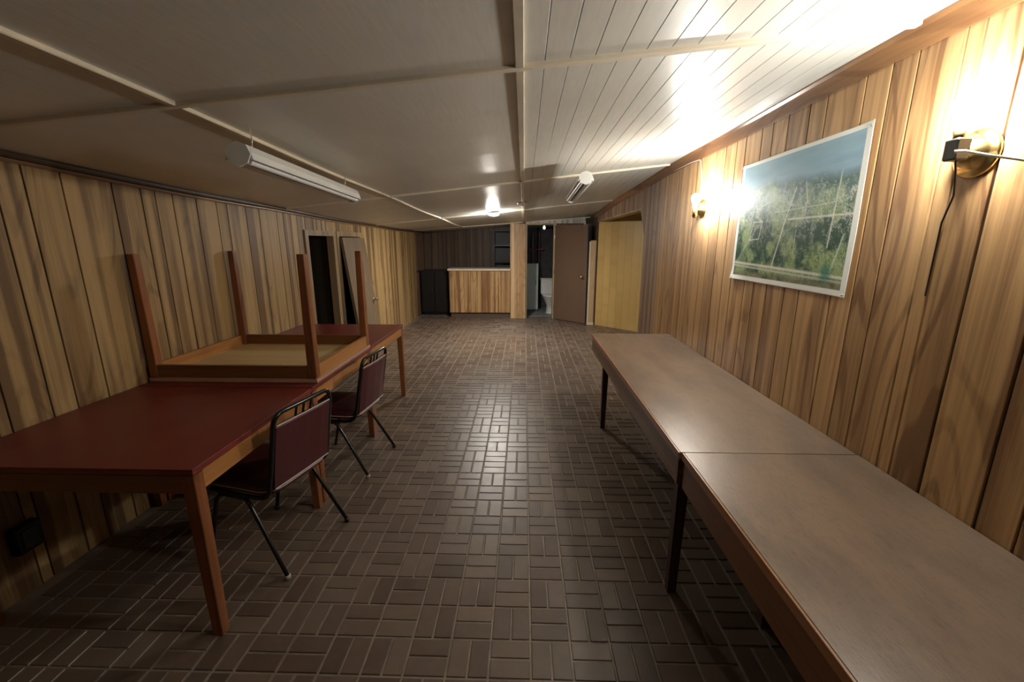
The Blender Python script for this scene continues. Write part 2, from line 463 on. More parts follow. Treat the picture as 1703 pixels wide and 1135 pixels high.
# right wall: Y -1.6 .. 5.05 full, opening 5.05 .. 8.3 with a cut corner, then 8.3 .. 9
ztr = lambda y: zc(XR, y) + .004
OA, OB = 5.05, 8.32
def zopen(y):
    if y < 5.28: return 1.68 + (y - OA) / .23 * .30
    return 1.98
mb = MB()
back_box_x(mb, XR + .008, XR + .10, YF, OA, 0, lambda y: zc(XR, y) + .01)
rings = []
for y in (OA, OA + .12, 5.28, 6.2, 7.2, OB):
    rings.append([(XR + .008, y, zopen(y)), (XR + .10, y, zopen(y)), (XR + .10, y, zc(XR, y) + .01), (XR + .008, y, zc(XR, y) + .01)])
mb.loft(rings)
back_box_x(mb, XR + .008, XR + .10, OB, YBB, 0, lambda y: zc(XR, y) + .01)
wall_right = struct(mb.build('wall_right', M_backing), 'right wall of knotty wood-grain panelling with cut-corner opening')
gr = [1.175, 1.365, 1.488, 1.545, 1.71, 1.82, 1.945, 2.17, 2.29, 2.46, 2.60, 2.71, 2.89, 3.01, 3.16, 3.31, 3.42, 3.55, 3.67, 3.79, 3.95, 4.08, 4.22, 4.34, 4.50, 4.63, 4.74, 4.88, OA]
rr = random.Random(5)
right = widths(YF, 1.175, rr)[:-1] + gr
for a, b_ in zip(right[:-1], right[1:]):
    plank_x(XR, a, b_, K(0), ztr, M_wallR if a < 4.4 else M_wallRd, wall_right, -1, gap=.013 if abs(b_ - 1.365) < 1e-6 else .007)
for a, b_ in ((OA, 5.16), (5.16, 5.28)): plank_x(XR, a, b_, zopen, ztr, M_wallRd, wall_right, -1)
w_ = widths(5.28, OB, rr)
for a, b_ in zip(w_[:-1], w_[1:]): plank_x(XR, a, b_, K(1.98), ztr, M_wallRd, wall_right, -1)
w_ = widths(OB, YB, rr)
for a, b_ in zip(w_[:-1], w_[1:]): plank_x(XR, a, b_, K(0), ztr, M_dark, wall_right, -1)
# crown moulding, right
o = run_y(YF, YB, ([(XR, -.078), (XR - .010, -.078), (XR - .014, -.068), (XR - .034, -.022), (XR - .046, -.012), (XR - .046, -.001), (XR, -.001)], lambda y: zcs(XR, y)), 40).build('trim_3', M_crown); struct(o, 'dark brown crown moulding along the top of the right wall')

# lining of the big opening
mb = MB()
mb.poly([(XR - .004, OA, 0), (XR + .11, OA, 0), (XR + .11, OA, 1.68), (XR - .004, OA, 1.68)], (0, .014, 0))
mb.poly([(XR - .004, OA, 1.68), (XR + .11, OA, 1.68), (XR + .11, 5.28, 1.98), (XR - .004, 5.28, 1.98)], (0, .010, -.010))
mb.box((XR - .004, 5.28, 1.958), (XR + .11, OB, 1.98))
o = mb.build('trim_4', M_casing); struct(o, 'wood lining of the cut-corner opening')
# yellow wall of the recess, running at 45 degrees
wall_recess = None
A = Vector((1.40, 8.325, 0)); B = Vector((2.66, 7.065, 0)); L = (B - A).length; d = (B - A).normalized(); nrm = Vector((-d.y, d.x, 0))
if nrm.y > 0: nrm = -nrm
back = MB(); zt_ = lambda p: zc(p.x, p.y) + .005
q = [A, B, B - nrm * .05, A - nrm * .05]
back.loft([[(p.x, p.y, 0) for p in q], [(p.x, p.y, zt_(p)) for p in q]])
wy = struct(back.build('wall_recess', M_backing), 'honey yellow plywood wall seen through the right-hand opening')
n = 12
for k in range(n):
    p0 = A + d * (L * k / n + .001); p1 = A + d * (L * (k + 1) / n - .001)
    q = [p0, p1, p1 + nrm * .008, p0 + nrm * .008]
    MB().loft([[(p.x, p.y, 0) for p in q], [(p.x, p.y, zt_(p) - .01) for p in q]]).build('plank', M_yel, wy)
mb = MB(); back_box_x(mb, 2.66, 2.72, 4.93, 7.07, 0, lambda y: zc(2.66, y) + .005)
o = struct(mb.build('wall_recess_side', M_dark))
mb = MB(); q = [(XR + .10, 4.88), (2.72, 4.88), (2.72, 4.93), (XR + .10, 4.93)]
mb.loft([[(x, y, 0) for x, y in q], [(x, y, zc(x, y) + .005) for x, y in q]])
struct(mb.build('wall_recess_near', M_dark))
# short pale post at the far end of the opening
o = MB().box((1.262, OB - .01, 0), (1.366, OB + .05, 1.62), .006).build('trim_5', wood('pinkish_board', (.55, .38, .22), (.40, .25, .14), 'z', .45)); struct(o, 'short pinkish board at far end of the right-hand opening')
o = MB().box((1.238, OB - .012, 0), (1.262, OB + .05, 1.60)).box((1.262, OB - .016, 0), (1.366, OB - .010, .05)).build('trim_6', plain('cream_edge', (.72, .60, .42), .4)); struct(o, 'cream edge strip of the short board')

# ---------------------------------------------------------------- back plane (doorway) and bar niche
ztb = lambda x: zc(x, YB) + .004
DX0, DX1, DTOP = .025, .615, 1.93
mb = MB()
def back_box_y(mb_, y0, y1, x0, x1, z0):
    mb_.loft([[(x, y, z0) for x, y in ((x0, y0), (x1, y0), (x1, y1), (x0, y1))], [(x, y, zc(x, y) + .008) for x, y in ((x0, y0), (x1, y0), (x1, y1), (x0, y1))]])
back_box_y(mb, YB + .008, YB + .10, DX1, XR + .008, 0)
back_box_y(mb, YB + .008, YB + .10, DX0, DX1, DTOP)
wall_back = struct(mb.build('wall_back', M_backing), 'far wall with the doorway to the toilet room')
rb = random.Random(3)
w_ = widths(DX1 + .02, XR, rb)
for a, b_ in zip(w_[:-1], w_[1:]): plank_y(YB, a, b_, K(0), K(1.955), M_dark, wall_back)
for k in range(10):
    a = DX0 + (1.24 - DX0) * k / 10; b_ = DX0 + (1.24 - DX0) * (k + 1) / 10
    plank_y(YB, a, b_, K(DTOP + .03), lambda x: zc(x, YB) - .016, M_wplank, wall_back)
# door frame
mb = MB().box((DX0, YB - .02, 0), (DX0 + .035, YB + .11, DTOP)).box((DX1 - .02, YB - .02, 0), (DX1 + .035, YB + .11, DTOP)).box((DX0, YB - .02, DTOP), (DX1 + .035, YB + .11, DTOP + .03))
fr = struct(mb.build('door_1', M_casing), 'doorway of the toilet room with wood frame')
o = MB().box((1.205, YB - .03, 0), (1.24, YB - .003, 2.0)).build('trim_7', plain('pale_upright', (.55, .53, .50), .4)); struct(o, 'pale upright strip behind the open brown door')
# post with pale planks
post = struct(MB().box((-.285, YB + .008, 0), (.017, YB + .22, 1.955)).build('trim_8', M_backing), 'pale pine clad post at the end of the bar')
for a, b_ in ((-.291, -.20), (-.20, -.10), (-.10, .023)): plank_y(YB, a, b_, K(0), K(1.955), M_pale, post, gap=.003)
# partition between niche and toilet room
o = MB(); q = [(-.25, YB + .22), (-.19, YB + .22), (-.19, 10.6), (-.25, 10.6)]
o.loft([[(x, y, 0) for x, y in q], [(x, y, zc(x, y) + .005) for x, y in q]]); struct(o.build('wall_partition', M_dark))
# niche back wall
mb = MB(); back_box_y(mb, YBB + .008, YBB + .08, XL - .07, -.25, 0)
wall_niche = struct(mb.build('wall_niche', M_backing), 'dark plank wall behind the bar counter')
w_ = widths(XL, -.25, rb)
for a, b_ in zip(w_[:-1], w_[1:]): plank_y(YBB, a, b_, K(0), lambda x: zc(x, YBB) + .004, M_dark, wall_niche)
# toilet room shell
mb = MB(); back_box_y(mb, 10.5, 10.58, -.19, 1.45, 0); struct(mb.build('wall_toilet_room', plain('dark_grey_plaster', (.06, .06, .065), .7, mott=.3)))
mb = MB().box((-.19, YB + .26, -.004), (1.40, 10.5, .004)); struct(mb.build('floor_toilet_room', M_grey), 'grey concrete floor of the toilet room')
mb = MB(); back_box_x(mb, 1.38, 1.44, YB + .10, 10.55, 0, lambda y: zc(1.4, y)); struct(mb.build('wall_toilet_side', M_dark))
mb = MB(); back_box_y(mb, YF - .08, YF, XL - .07, XR + .1, 0); struct(mb.build('wall_front', M_dark), 'panelled wall behind the camera')
mb = MB(); back_box_y(mb, YBB + .0, YBB + .0, 0, 0, 0)
mb = MB().box((XL, YB + .27, -.003), (-.25, YBB, .002)); struct(mb.build('floor_niche', plain('grey_vinyl', (.16, .165, .16), .4, mott=.2)))

# ---------------------------------------------------------------- left side room beyond the two openings
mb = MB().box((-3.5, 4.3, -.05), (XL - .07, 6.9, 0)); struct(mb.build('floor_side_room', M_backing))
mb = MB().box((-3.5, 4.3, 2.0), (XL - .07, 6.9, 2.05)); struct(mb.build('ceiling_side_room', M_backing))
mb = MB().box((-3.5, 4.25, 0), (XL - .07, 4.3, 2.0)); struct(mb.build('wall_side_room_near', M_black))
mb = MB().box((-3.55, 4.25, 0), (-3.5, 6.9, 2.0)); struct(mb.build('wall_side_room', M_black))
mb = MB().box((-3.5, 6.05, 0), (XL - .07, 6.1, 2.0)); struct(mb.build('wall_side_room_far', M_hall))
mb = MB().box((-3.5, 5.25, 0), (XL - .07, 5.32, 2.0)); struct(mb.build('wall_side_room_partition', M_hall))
# casings
def casing(y0, y1, nm_, lab):
    c = .07
    m_ = MB().box((XL - .07, y0, 0), (XL + .014, y0 + .022, DZ)).box((XL - .07, y1 - .022, 0), (XL + .014, y1, DZ)).box((XL - .07, y0, DZ - .002), (XL + .014, y1, DZ + .02))
    m_.box((XL, y0 - c + .02, 0), (XL + .016, y0, DZ + .055)).box((XL, y1, 0), (XL + .016, y1 + .05, DZ + .055)).box((XL, y0, DZ + .02), (XL + .016, y1, DZ + .055))
    return struct(m_.build(nm_, M_casing), lab)
casing(D1[0], D1[1], 'door_2', 'dark open doorway in the left wall with tan casing')
casing(D2[0] + .0, D2[1], 'door_3', 'second dark doorway in the left wall behind the leaning door')
# flush door near the far left corner
d4 = struct(MB().box((XL - .008, 9.13, .01), (XL + .004, 9.71, 1.74), .002).build('door_4', M_wallRd), 'flush panelled door at the far end of the left wall')
MB().tube([(XL + .004, 9.20, .98), (XL + .05, 9.20, .98), (XL + .055, 9.30, .98)], .011, 8).lathe([(.0, 0), (.028, 0), (.028, .008), (.0, .010)], (XL + .004, 9.20, .98), 'x', 12).build('door_handle', M_black, d4)

# leaning loose door leaf
lean = thing('door_leaf', 'tan door leaf leaning against the left wall over the second dark doorway', 'door', (XL + .20, 5.73, 0))
def slab(mb_, y0, y1, L_, th, dx):    # rotated slab whose foot sits at x=0 and whose head reaches x=-dx
    zz = math.sqrt(L_**2 - dx**2)
    mb_.loft([[(0, y0, 0), (th, y0, .0), (th, y1, .0), (0, y1, 0)], [(-dx, y0, zz), (-dx + th, y0, zz), (-dx + th, y1, zz), (-dx, y1, zz)]])
m_ = MB(); slab(m_, -.37, .37, 1.66, .035, .182); m_.build('panel', M_leaf, lean)
kz = .80; kx = .035 - .182 * kz / 1.65
MB().lathe([(0, 0), (.030, 0), (.030, .006), (.012, .010), (.012, .03), (.026, .04), (.028, .055), (.018, .066), (0, .068)], (kx, .30, kz), 'x', 14).build('door_knob', M_chrome, lean)

# ---------------------------------------------------------------- open brown door leaf
bd = thing('brown_door', 'plain dark brown door standing open beside the toilet doorway', 'door', (DX1 + .02, YB - .045, 0), math.atan2(8.375 - YB + .045, 1.205 - DX1 - .02))
LD = math.hypot(1.205 - DX1 - .02, 8.375 - YB + .045)
MB().box((0, -.018, .012), (LD, .018, 1.915), .002).build('panel', M_door, bd)
MB().box((LD, -.0175, .013), (LD + .004, .0175, 1.914)).build('edge_strip', plain('grey_purple_edge', (.20, .17, .19), .35), bd)
for s_ in (-1, 1):
    MB().lathe([(0, 0), (.032, 0), (.032, s_*.006), (.012, s_*.010), (.012, s_*.035), (.026, s_*.045), (.029, s_*.060), (.018, s_*.07), (0, s_*.072)], (LD - .07, s_*.018, .93), 'y', 14).build('door_knob', M_brass, bd)
for z in (.25, 1.0, 1.7):
    MB().tube([(-.004, -.022, z - .04), (-.004, -.022, z + .04)], .006, 8).build('hinge', M_chrome, bd)

# ---------------------------------------------------------------- bar counter
ct = thing('bar_counter', 'low bar counter with wood plank front and pale top', 'counter', (-.945, YB + .2, 0))
cx0, cx1, zt0 = -.66, .648, 1.0
MB().box((cx0 + .02, -.12, .10), (cx1, .32, zt0)).build('body', M_backing, ct)
MB().box((cx0 + .03, -.08, 0), (cx1, .30, .10)).build('toe_kick', plain('brown_kickboard', (.12, .08, .055), .5), ct)
MB().box((cx0 - .01, -.165, zt0), (cx1 + .005, .36, zt0 + .045), .006).build('countertop', M_ctop, ct)
w_ = [cx0 + .02]; rc = random.Random(9)
while w_[-1] < cx1 - .08: w_.append(min(cx1, w_[-1] + rc.choice([.11, .14, .17])))
w_[-1] = cx1
for a, b_ in zip(w_[:-1], w_[1:]):
    MB().box((a + .002, -.132, .11), (b_ - .002, -.12, zt0 - .002), .001).build('plank', M_cnt, ct)
MB().box((cx0 + .008, -.12, .10), (cx0 + .02, .32, zt0)).build('end_panel', M_dark, ct)

# black low cabinet left behind the counter
cb = thing('low_cabinet', 'black low cabinet in the corner left of the bar counter', 'cabinet', (-1.96, 9.62, .002))
MB().box((-.30, -.28, .06), (.30, .28, .98), .006).build('body', M_black, cb)
MB().box((-.27, -.25, 0), (.27, .25, .06)).build('plinth', M_black, cb)
for k in (0, 1): 
    o = MB().box((-.29 + .29*k + .004, -.300, .08), (.0 + .29*k - .004, -.28, .95), .003).build('door', M_black, cb)
    MB().tube([(-.05 + .1*k, -.315, .5), (-.05 + .1*k, -.315, .62)], .006, 6).build('handle', M_sock, o)
# dark open shelf unit
sh = thing('shelf_unit', 'dark blue-black open shelf unit behind right end of bar counter', 'shelf', (-.47, 9.78, .002))
MB().box((-.21, -.15, 0), (-.185, .15, 1.84)).build('side_panel', M_ink, sh)
MB().box((.185, -.15, 0), (.21, .15, 1.84)).build('side_panel', M_ink, sh)
MB().box((-.185, .13, 0), (.185, .15, 1.84)).build('back_panel', M_ink, sh)
for z in (.3, .75, 1.15, 1.50, 1.815): MB().box((-.185, -.15, z), (.185, .13, z + .025)).build('shelf', M_black if z == 1.5 else M_ink, sh)

# ---------------------------------------------------------------- toilet room contents
tl = thing('toilet', 'white toilet beside grey-green cabinet inside the far doorway', 'toilet', (.60, 9.75, .004))
def oval(cx, cy, rx, ry, z, n=20): return [(cx + rx*math.cos(2*PI*k/n), cy + ry*math.sin(2*PI*k/n), z) for k in range(n)]
MB().loft([oval(0, .02, .10, .17, 0), oval(0, .02, .09, .15, .05), oval(0, .0, .085, .14, .18), oval(0, -.06, .15, .22, .33), oval(0, -.08, .185, .25, .40)], smooth=True).build('bowl', M_porc, tl)
MB().loft([oval(0, -.08, .19, .255, .402), oval(0, -.08, .195, .26, .415), oval(0, -.08, .19, .255, .432)], smooth=True).build('seat_lid', M_porc, tl)
MB().box((-.21, .17, .40), (.21, .36, .74), .02).build('tank', M_porc, tl)
MB().box((-.22, .16, .74), (.22, .37, .77), .008).build('tank_lid', M_porc, tl)
MB().tube([(-.17, .165, .69), (-.10, .155, .685)], .008, 8).build('flush_lever', M_chrome, tl)
wc = thing('white_cabinet', 'tall grey-green metal cabinet standing left of the toilet', 'cabinet', (.13, 10.20, .004))
MB().box((-.23, -.14, .02), (.20, .24, 1.10), .006).build('body', M_panel, wc)
MB().box((-.225, -.152, .04), (.195, -.140, 1.08), .003).build('door', M_panel, wc)
MB().tube([(.15, -.165, .6), (.15, -.165, .72)], .007, 6).build('handle', M_chrome, wc)
for a, b_ in ((-.22, -.13), (.19, -.13), (-.22, .23), (.19, .23)):
    MB().lathe([(0, 0), (.012, 0), (.012, .02), (0, .02)], (a, b_, 0), 'z', 8).build('foot', M_black, wc)
pp = thing('water_pipes', 'rusty red and grey pipes above the cabinet in the toilet room', 'pipes', (.15, 10.36, 0))
for x_, r_, m_ in ((-.10, .022, M_pipe), (.05, .018, M_grey), (.20, .022, M_pipe)):
    MB().tube([(x_, 0, 1.11), (x_, 0, 1.80)], r_, 10).build('pipe', m_, pp)
MB().tube([(-.12, -.01, 1.42), (.30, -.01, 1.42)], .02, 10).build('cross_pipe', M_pipe, pp)
MB().lathe([(0, -.05), (.05, -.05), (.05, -.03), (.02, -.02), (.02, .0), (0, .0)], (-.02, -.02, 1.42), 'y', 14).build('valve_wheel', M_pipe, pp)
vb = thing('bare_bulb', 'small white bulb holder on the ceiling of the toilet room', 'lamp', (.43, 9.6, zc(.43, 9.6) + .01))
MB().lathe([(0, 0), (.05, 0), (.05, -.02), (.025, -.04), (.025, -.06), (0, -.06)], (0, 0, 0), 'z', 14).build('holder', M_white, vb)
MB().lathe([(.012, -.06), (.028, -.09), (.032, -.115), (.022, -.14), (0, -.148)], (0, 0, 0), 'z', 14).build('bulb', plain('unlit_bulb_added_glow', (.8, .8, .8), .3, emit=0.3), vb)  # faint glow added to a bulb that is not lit

# ---------------------------------------------------------------- tables on the left
TH = .765
def table(label, x0, x1, y0, y1, base=(0, 0, 0), inverted=False, group=None):
    cx, cy = (x0 + x1) / 2, (y0 + y1) / 2; hx, hy = (x1 - x0) / 2, (y1 - y0) / 2
    t = thing('square_table', label, 'table', (cx, cy, base[2]), 0, group)
    fz = (lambda z: TH - z) if inverted else (lambda z: z)
    def bx(a, b_, bev=0.0):
        za, zb_ = sorted((fz(a[2]), fz(b_[2]))); return MB().box((a[0], a[1], za), (b_[0], b_[1], zb_), bev)
    bx((-hx, -hy, TH - .004), (hx, hy, TH), .0015).build('tabletop', M_red, t)
    bx((-hx, -hy, TH - .024), (hx, hy, TH - .004)).build('edge_band', M_rededge if not inverted else plain('pinkish_edge_band', (.52, .30, .20), .4), t)
    bx((-hx + .012, -hy + .012, TH - .030), (hx - .012, hy - .012, TH - .024)).build('underside', M_ply, t)
    a = .105
    for s_ in (-1, 1):
        bx((s_*hx - (0 if s_ < 0 else .022) + (.006 if s_ < 0 else -.006), -hy + .05, TH - a), (s_*hx + (.022 if s_ < 0 else 0) + (.006 if s_ < 0 else -.006), hy - .05, TH - .030)).build('rail', M_orange_y, t)
        bx((-hx + .05, s_*hy - (0 if s_ < 0 else .022) + (.006 if s_ < 0 else -.006), TH - a), (hx - .05, s_*hy + (.022 if s_ < 0 else 0) + (.006 if s_ < 0 else -.006), TH - .030)).build('end_rail', M_orange_x_shaded, t)
    for sx in (-1, 1):
        for sy in (-1, 1):
            ox, oy = sx * (hx - .003), sy * (hy - .003); rings = []
            for z, w_ in ((0, .043), (.02, .044), (TH - .16, .052), (TH - .030, .052)):
                xa, ya = ox - sx * w_, oy - sy * w_; X_ = sorted((ox, xa)); Y_ = sorted((oy, ya)); b = .003
                rings.append([(X_[0]+b, Y_[0], fz(z)), (X_[1]-b, Y_[0], fz(z)), (X_[1], Y_[0]+b, fz(z)), (X_[1], Y_[1]-b, fz(z)), (X_[1]-b, Y_[1], fz(z)), (X_[0]+b, Y_[1], fz(z)), (X_[0], Y_[1]-b, fz(z)), (X_[0], Y_[0]+b, fz(z))])
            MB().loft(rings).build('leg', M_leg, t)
    if not group: t['group'] = 'square tables with oxblood tops'
    return t
table('oxblood-topped square table nearest the camera against the left wall', -2.285, -1.24, 1.415, 2.335)
table('oxblood-topped table under the upside-down table, second from the camera', -2.285, -1.24, 2.345, 3.315)
table('farthest oxblood-topped square table, in front of the left doorways', -2.285, -1.25, 3.325, 4.305)
table('upside-down square table with four legs pointing up and bare plywood underside', -2.280, -1.243, 2.42, 3.325, (0, 0, TH), True)

# ---------------------------------------------------------------- chairs
def chair(label, loc, rz):
    c = thing('stacking_chair', label, 'chair', loc, rz, 'burgundy stacking chairs')
    r = .0115; hw = .200
    def arc(p, q, s_, n=5):   # quadratic corner
        p, q, s_ = Vector(p), Vector(q), Vector(s_)
        return [(p*(1-t)**2 + q*2*t*(1-t) + s_*t*t) for t in [k/n for k in range(n+1)]]
    yb = -.205
    side = lambda s_: [(s_*hw, .17, .405), (s_*hw, .0, .398), (s_*hw, -.10, .400)] + arc((s_*hw, -.13, .402), (s_*hw, -.185, .405), (s_*hw, -.198, .46)) + [(s_*hw*.985, yb-.012, .56), (s_*hw*.97, yb-.045, .74)]
    L_ = side(-1) + arc((-hw*.965, yb-.050, .775), (-hw*.95, yb-.062, .835), (-hw*.70, yb-.063, .838))
    Rr = side(1) + arc((hw*.965, yb-.050, .775), (hw*.95, yb-.062, .835), (hw*.70, yb-.063, .838))
    MB().tube(L_ + [Vector(p) for p in Rr[::-1]], r, 10).build('back_frame', M_tubing, c)
    for s_ in (-1, 1):
        for nm_, pts in (('leg', [(s_*hw, .10, .400), (s_*hw, .02, .396)] + arc((s_*hw, -.02, .394), (s_*(hw+.002), -.05, .385), (s_*(hw+.004), -.07, .355)) + [(s_*(hw+.028), -.262, .016)]),
                         ('leg', [(s_*hw, -.02, .385), (s_*hw, .06, .386)] + arc((s_*hw, .10, .386), (s_*(hw+.002), .125, .375), (s_*(hw+.004), .14, .35)) + [(s_*(hw+.018), .225, .016)])):
            lg = MB().tube(pts, r * .92, 8).build(nm_, M_tubing, c)
            e = pts[-1]
            MB().lathe([(0, 0), (.013, 0), (.0135, .022), (.0, .026)], (e[0], e[1], 0), 'z', 10).build('foot_cap', M_tip if s_ < 0 else M_black, lg)
    # seat: rounded pad, domed
    def rrect(hx, hy, cy, z, rad, n=5):
        out = []
        for (sx, sy, a0) in ((1, 1, 0), (-1, 1, 90), (-1, -1, 180), (1, -1, 270)):
            for k in range(n + 1):
                a = math.radians(a0 + 90 * k / n); out.append((sx*(hx-rad) + rad*math.cos(a), cy + sy*(hy-rad) + rad*math.sin(a), z))
        return out
    MB().loft([rrect(.188, .200, .01, .410, .07), rrect(.202, .213, .01, .418, .075), rrect(.206, .217, .01, .440, .08), rrect(.198, .209, .01, .462, .08), rrect(.165, .176, .01, .475, .07), rrect(.08, .09, .01, .481, .05)], smooth=True).build('seat', M_vinyl, c)
    pts = rrect(.207, .218, .01, .437, .08); MB().tube(pts + pts[:1], .003, 6, False).build('seat_piping', M_piping, c)
    # back pad between the uprights
    def yb_(z): return yb - .012 + (z - .56) * (-.033 / .18) if z > .5 else yb - .004
    rings = []
    zs = [.455, .462, .60, .770, .777]
    for i, z in enumerate(zs):
        th = .010 if i in (0, 4) else .017; hx = hw * (.985 - .02 * (z - .45) / .3) - .010
        y = yb_(max(z, .51)) - (0 if z > .51 else -.004)
        rings.append([(-hx, y - th*.6, z), (-hx*.6, y - th, z), (0, y - th*1.1, z), (hx*.6, y - th, z), (hx, y - th*.6, z), (hx, y + th*.6, z), (hx*.6, y + th, z), (0, y + th*1.2, z), (-hx*.6, y + th, z), (-hx, y + th*.6, z)])
    MB().loft(rings).build('backrest', M_vinyl, c)
    for z, hx in ((.454, .186), (.779, .180)):
        y = yb_(max(z, .51)); MB().tube([(-hx, y - .008, z), (0, y - .012, z), (hx, y - .008, z)], .0035, 6).build('back_piping', M_piping, c)
    for x_ in (-.05, 0, .05): MB().tube([(x_, yb - .048  , .776), (x_, yb - .062, .832)], .006, 6).build('spindle', M_tubing, c)
    return c
def place_chair(label, rl, rr_):     # rear-left and rear-right feet (camera's near foot first)
    a, b_ = Vector((*rl, 0)), Vector((*rr_, 0)); mid = (a + b_) / 2; ax = (b_ - a).normalized()
    fwd = Vector((-ax.y, ax.x, 0))           # local +Y
    rz = math.atan2(ax.y, ax.x)
    o = mid + fwd * .262
    return chair(label, (o.x, o.y, 0), rz)
place_chair('burgundy vinyl stacking chair nearest the camera, tucked under the near table', (-1.137, 1.731), (-1.030, 2.169))
place_chair('burgundy vinyl stacking chair farther off, beside the upside-down table', (-1.073, 2.650), (-1.028, 3.095))

# ---------------------------------------------------------------- long work tables on the right
BH = .75
def bench(label, y0, y1, x0, dz=0.0):
    L_ = y1 - y0; W_ = XR - .004 - x0
    t = thing('long_table', label, 'table', (x0, y0, 0), 0, 'long brown work tables'); h = BH + dz
    MB().box((.004, 0, h - .030), (W_, L_, h), .002).build('tabletop', M_btop, t)
    MB().box((-.004, .0, h - .032), (.004, L_, h - .001), .0015).build('edge_strip', M_bedge, t)
    MB().box((.004, .012, h - .155), (.024, L_ - .012, h - .030)).build('apron', M_bapron, t)
    MB().box((W_ - .03, .012, h - .15), (W_ - .010, L_ - .012, h - .030)).build('apron', M_bapron, t)
    for y in (.012, L_ - .032): MB().box((.024, y, h - .15), (W_ - .03, y + .02, h - .030)).build('end_apron', M_bapron, t)
    for ly in (.06, L_ - (.48 if y1 > 2 else .10)):
        for lx in (.03 if y1 > 2 else .36, W_ - .09):
            MB().loft([[(lx, ly, 0), (lx + .038, ly, 0), (lx + .038, ly + .038, 0), (lx, ly + .038, 0)], [(lx, ly - .006, h - .030), (lx + .05, ly - .006, h - .030), (lx + .05, ly + .045, h - .030), (lx, ly + .045, h - .030)]]).build('leg', M_bleg, t)
        MB().box((.15 if y1 > 2 else .38, ly, h - .20), (W_ - .09, ly + .03, h - .13)).build('cross_brace', M_bleg, t)
    return t
bench('farther long brown work table along the right wall', 1.636, 3.985, .648)
bench('nearer long brown work table along the right wall, running out of the frame', -1.2, 1.628, .660, .002)

